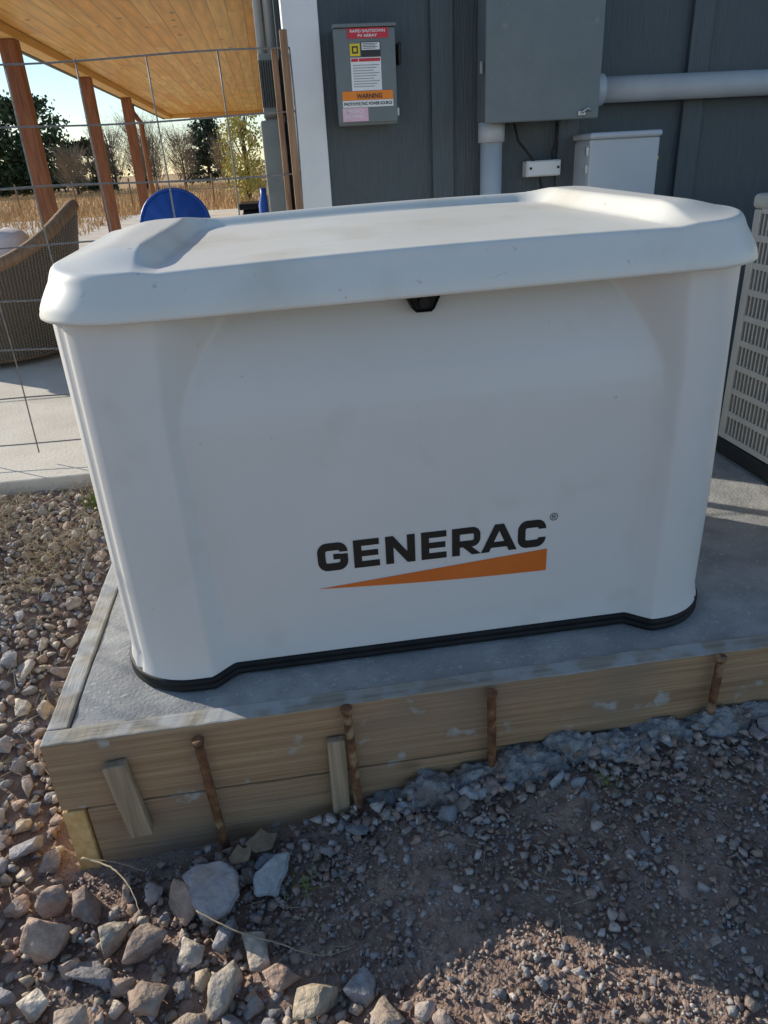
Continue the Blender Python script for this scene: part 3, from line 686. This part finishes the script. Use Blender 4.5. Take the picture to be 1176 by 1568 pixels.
# ---------------------------------------------------------------- air conditioner
ac=empty('air_conditioner_unit')
ax0,ax1,ay0,ay1=1.03,1.78,.02,.78
box('inner_coil',(ax0+.035,ay0+.035,.05),(ax1-.035,ay1-.035,.68),M['dark'],ac)
box('base_pan',(ax0-.004,ay0-.004,.0),(ax1+.004,ay1+.004,.045),M['dark'],ac,bev=.006)
box('top_cover',(ax0-.006,ay0-.006,.675),(ax1+.006,ay1+.006,.712),M['ac'],ac,bev=.012,seg=3)
for (x,y) in ((ax0,ay0),(ax0,ay1-.03),(ax1-.03,ay0),(ax1-.03,ay1-.03)):
    box('corner_post',(x,y,.046),(x+.03,y+.03,.674),M['ac'],ac,bev=.004)
V=[];F=[]
def addbox(x0,x1,y0,y1,z0,z1):
    b=len(V)
    V.extend([(x0,y0,z0),(x1,y0,z0),(x1,y1,z0),(x0,y1,z0),(x0,y0,z1),(x1,y0,z1),(x1,y1,z1),(x0,y1,z1)])
    F.extend([(b,b+3,b+2,b+1),(b+4,b+5,b+6,b+7),(b,b+1,b+5,b+4),(b+1,b+2,b+6,b+5),(b+2,b+3,b+7,b+6),(b+3,b,b+4,b+7)])
y=ay0+.036
while y<ay1-.036:
    addbox(ax0+.003,ax0+.012,y,y+.006,.047,.673); y+=.0165
x=ax0+.036
while x<ax1-.036:
    addbox(x,x+.006,ay0+.003,ay0+.012,.047,.673); x+=.0165
for k in range(10):
    z=.048+k*.0685
    addbox(ax0+.001,ax0+.014,ay0+.031,ay1-.031,z,z+.016); addbox(ax0+.031,ax1-.031,ay0+.001,ay0+.014,z,z+.016)
mk('louvre_grille',V,F,M['ac'],ac)
# ---------------------------------------------------------------- wicker chair
def wicker_chair(cx,cy,rot,name):
    ch=empty(name)
    nu,nv=60,14; V=[];F=[];UV=[]
    def P(u,v,inn=0):
        a=math.radians(-150+300*u)
        back=.5+.5*math.cos(a); hgt=.40+.27*back**4
        z=.04+v*(hgt)
        r=.37+.09*v*back+.02*v-inn
        return (r*math.cos(a)*1.05,r*math.sin(a)*.98,z)
    for inn in (0,.045):
        for i in range(nu+1):
            for j in range(nv+1): V.append(P(i/nu,j/nv,inn)); UV.append((i/nu*5,j/nv*1.8))
    o=(nu+1)*(nv+1)
    for s in (0,1):
        for i in range(nu):
            for j in range(nv):
                b=s*o+i*(nv+1)+j; f=(b,b+nv+1,b+nv+2,b+1); F.append(f if s==0 else f[::-1])
    me=mk('woven_shell',V,F,M['wicker'],ch,True); ul=me.data.uv_layers.new(name='UVMap')
    for lp in me.data.loops: ul.data[lp.index].uv=UV[lp.vertex_index]
    tube('rolled_rim',[Vector(P(i/nu,1,.022)) for i in range(nu+1)],.032,M['stake'],ch,n=10)
    tube('bottom_rim',[Vector(P(i/nu,0.02,.02)) for i in range(nu+1)],.02,M['stake'],ch,n=8)
    bm=bmesh.new(); bmesh.ops.create_cone(bm,cap_ends=True,segments=32,radius1=.33,radius2=.33,depth=.27); bmesh.ops.translate(bm,vec=(-.0,0,.2),verts=bm.verts); frombm('seat_base',bm,M['wicker'],ch)
    box('seat_cushion',(-.36,-.28,.345),(.25,.28,.47),M['cushion'],ch,bev=.04,seg=4,smooth=True)
    box('back_pillow',(.06,-.2,.44),(.22,.2,.62),M['cushion'],ch,bev=.06,seg=4,smooth=True,rot=Matrix.Rotation(.25,4,'Y'))
    ch.location=(cx,cy,0); ch.rotation_euler=(0,0,rot); return ch
wicker_chair(-1.70,3.0,math.radians(10),'wicker_chair')
wicker_chair(-2.6,4.2,math.radians(150),'wicker_chair.001')
# ---------------------------------------------------------------- blue plastic chair etc
bc=empty('plastic_lawn_chair')
V=[];F=[];nr,na=8,40
cx,cy,cz=-.835,4.0,.525
for i in range(nr+1):
    for k in range(na+1):
        a=math.pi*2*k/na; r=.215*i/nr; rib=.006*math.cos(a*12)*(r/.215)
        V.append((cx+r*math.cos(a),cy+.05*(r/.215)**2-.06+rib+.15*(r*math.sin(a)),cz+r*math.sin(a)))
for i in range(nr):
    for k in range(na): b=i*(na+1)+k; F.append((b,b+1,b+na+2,b+na+1))
mk('round_back',V,F,M['blue'],bc,True)
tube('back_rim',[V[nr*(na+1)+k] for k in range(na+1)],.012,M['blue'],bc,n=8)
box('seat',(cx-.23,cy-.48,.36),(cx+.23,cy-.06,.39),M['blue'],bc,bev=.012)
for sx in (-1,1):
    for dy in (-.45,-.08): tube('leg',[(cx+sx*.20,cy+dy,.37),(cx+sx*.23,cy+dy,0)],.018,M['blue'],bc,n=10)
tb=empty('storage_tote')
box('body',(-.42,4.3,0),(-.24,4.7,.58),M['base'],tb,bev=.02); box('lid',(-.44,4.28,.582),(-.22,4.72,.62),M['base'],tb,bev=.01)
bl=empty('blue_water_jug'); tube('jug',[(-.26,4.0,0),(-.26,4.0,.62),(-.26,4.0,.68),(-.26,4.0,.72)],.04,M['blue'],bl,rad=[.04,.04,.02,.02])
bd=empty('leaning_board'); box('plank_a',(-.215,3.2,0),(-.175,3.24,.78),M['patio'],bd,bev=.003,rot=Matrix.Rotation(.03,4,'Y')); box('plank_b',(-.235,3.25,0),(-.216,3.28,.7),M['stake'],bd,bev=.003)
# ---------------------------------------------------------------- field grass and trees
def ff():
    y=rng.uniform(9,60); x=-.22+(y+1.1)*rng.uniform(-.42,.02)
    if x>-3.2 and y<18: x=-3.3-rng.uniform(0,4)
    h=rng.uniform(.12,.34); return x,y,-.13,h,rng.normal()*.08,rng.normal()*.08
M['field']=mat('field_grass_dry',(.50,.27,.11),(.74,.50,.23),scale=.5,rough=.8)
blades('field_grass',16000,ff,M['field'],.012)
def leafcloud(name,pts,size,m,parent):
    n=len(pts); d1=rng.normal(size=(n,3)); d1/=np.linalg.norm(d1,axis=1)[:,None]; d2=np.cross(d1,rng.normal(size=(n,3))); d2/=np.linalg.norm(d2,axis=1)[:,None]
    s=size*rng.uniform(.5,1.3,size=(n,1)); P=np.stack([pts-d1*s,pts+d2*s*.6,pts+d1*s,pts-d2*s*.6],axis=1).reshape(-1,3)
    F=[(4*i,4*i+1,4*i+2,4*i+3) for i in range(n)]
    return mk(name,P,F,m,parent)
def tree_round(name,x,y,h,w,m,nclump,nleaf,size,z0=0.):
    t=empty(name); pts=[]
    tube('trunk',[(x,y,-.2),(x+.05*w,y,h*.4),(x-.02*w,y,h*.85)],.1,bark,t,n=8,rad=[.035*h,.024*h,.006*h])
    for i in range(nclump):
        zz=rng.uniform(z0,1); rr=math.sqrt(max(0,1-((zz-.45)/.58)**2)); a=rng.uniform(0,6.28); q=rng.uniform(.2,1)**.5*rr*.5*w*.85
        c=np.array([x+q*math.cos(a),y+q*math.sin(a),zz*h]); 
        if i%2==0: tube('limb',[(x,y,h*max(.1,zz*.6)),tuple(c)],.02,bark,t,n=5,rad=[.008*h,.002*h])
        pts.append(c+rng.normal(size=(nleaf,3))*np.array([.13*w,.13*w,.055*h])*rng.uniform(.5,1))
    leafcloud('foliage',np.vstack(pts),size,m,t); return t
bark=mat('bark',(.06,.04,.03),(.12,.09,.07),scale=4,rough=.9)
pineM=mat('pine_needles',(.03,.055,.022),(.08,.115,.045),scale=.9,rough=.8)
sprM=mat('spruce_needles',(.02,.038,.022),(.055,.085,.045),scale=.9,rough=.8)
wilM=mat('willow_leaves',(.40,.38,.09),(.64,.56,.20),scale=2,rough=.7)
brnM=mat('bare_twig_bark',(.22,.17,.12),(.38,.29,.21),scale=.8,rough=.9)
tree_round('pine_tree',-14.6,52,5.3,5.0,pineM,60,120,.16,z0=.02)
tree_round('pine_tree.001',-17.8,50,4.2,4.5,pineM,45,110,.16,z0=.02)
tree_round('pine_tree.002',-11.9,54,3.0,3.4,pineM,35,90,.15,z0=.0)
sp_=empty('spruce_tree'); X,Y,H=-4.55,60,6.3
tube('trunk',[(X,Y,-.2),(X,Y,H)],.1,bark,sp_,n=8,rad=[.16,.02]); pts=[]
for i in range(150):
    z=rng.uniform(.04,1); r=(1-z)**.8*1.75*rng.uniform(.4,1.15); a=rng.uniform(0,6.28); c=np.array([X+r*math.cos(a),Y+r*math.sin(a),z*H])
    pts.append(c+rng.normal(size=(60,3))*np.array([.26,.26,.11]))
leafcloud('foliage',np.vstack(pts),.11,sprM,sp_)
for i,(x,y,h,w) in enumerate([(-9.6,50,4.2,3.0),(-8.2,53,4.8,3.2),(-6.9,48,3.6,2.8),(-5.9,55,4.0,2.4),(-3.0,55,3.2,2.2),(-10.6,44,2.6,2.2)]):
    t=empty('bare_tree'); tube('trunk',[(x,y,-.2),(x,y,h*.5)],.1,bark,t,n=6,rad=[.10,.05])
    V=[];F=[]
    for k in range(420):
        z0=rng.uniform(.1,.7)*h; a=rng.uniform(0,6.28); L=rng.uniform(.3,.6)*w; r0=rng.uniform(0,.25)*w
        p=np.array([x+r0*math.cos(a),y+r0*math.sin(a),z0]); q=p+np.array([math.cos(a)*L*.6,math.sin(a)*L*.6,rng.uniform(.1,.38)*h]); wv=np.array([.014,.0,.006]); b=len(V)
        V+= [p-wv,p+wv,q]; F.append((b,b+1,b+2))
        for _ in range(3):
            s=p+(q-p)*rng.uniform(.3,.9); e=s+rng.normal(size=3)*np.array([.25,.25,.2])+np.array([0,0,.2]); b=len(V); V+=[s-wv*.6,s+wv*.6,e]; F.append((b,b+1,b+2))
    mk('twigs',V,F,brnM,t)
tree_round('willow_shrub',-.85,22.5,2.7,1.5,wilM,60,90,.045,z0=.0)
tree_round('distant_trees',-26,75,4.5,12,pineM,60,60,.3,z0=0)
ffn=empty('farm_fence')
for i in range(12):
    x=-12+i*.9; y=26
    tube('t_post',[(x,y,-.15),(x,y,.75)],.03,M['stake'],ffn,n=6)
for z in (.3,.6): tube('strand',[(-14,26,z),(-1,26,z)],.008,M['wire'],ffn,n=5)
# ---------------------------------------------------------------- light, world, camera
hd=Vector((.80,-.60,0)).normalized(); el=math.radians(21.5)
trav=Vector((hd.x*math.cos(el),hd.y*math.cos(el),-math.sin(el)))
sl=bpy.data.lights.new('sun','SUN'); sl.energy=5; sl.angle=math.radians(.5); sl.color=(1,.93,.80)
so=bpy.data.objects.new('sun',sl); so.rotation_euler=trav.to_track_quat('-Z','Y').to_euler(); COL.objects.link(so)
w=bpy.data.worlds.new('World'); S.world=w; w.use_nodes=True; n=w.node_tree.nodes; l=w.node_tree.links
sky=n.new('ShaderNodeTexSky'); sky.sky_type='NISHITA'; sky.sun_disc=False; sky.sun_elevation=el; sky.sun_rotation=math.atan2(-hd.x,-hd.y)
sky.dust_density=.5; sky.ozone_density=2.6; sky.air_density=1.2; sky.altitude=1300
l.new(sky.outputs[0],n['Background'].inputs[0]); n['Background'].inputs[1].default_value=.15
cam=bpy.data.cameras.new('camera'); co=bpy.data.objects.new('camera',cam); COL.objects.link(co)
yaw,pitch,roll=math.radians(6.986),math.radians(26.055),math.radians(3.173)
co.matrix_world=Matrix.Translation((-.2193,-1.0923,.8345))@Matrix.Rotation(-yaw,4,'Z')@Matrix.Rotation(math.pi/2-pitch,4,'X')@Matrix.Rotation(-roll,4,'Z')
cam.sensor_fit='VERTICAL'; cam.sensor_height=36; cam.lens=1097.19/1568*36; cam.clip_end=3000; cam.clip_start=.02
S.camera=co
S.view_settings.view_transform='Standard'; S.view_settings.look='None'; S.view_settings.exposure=0
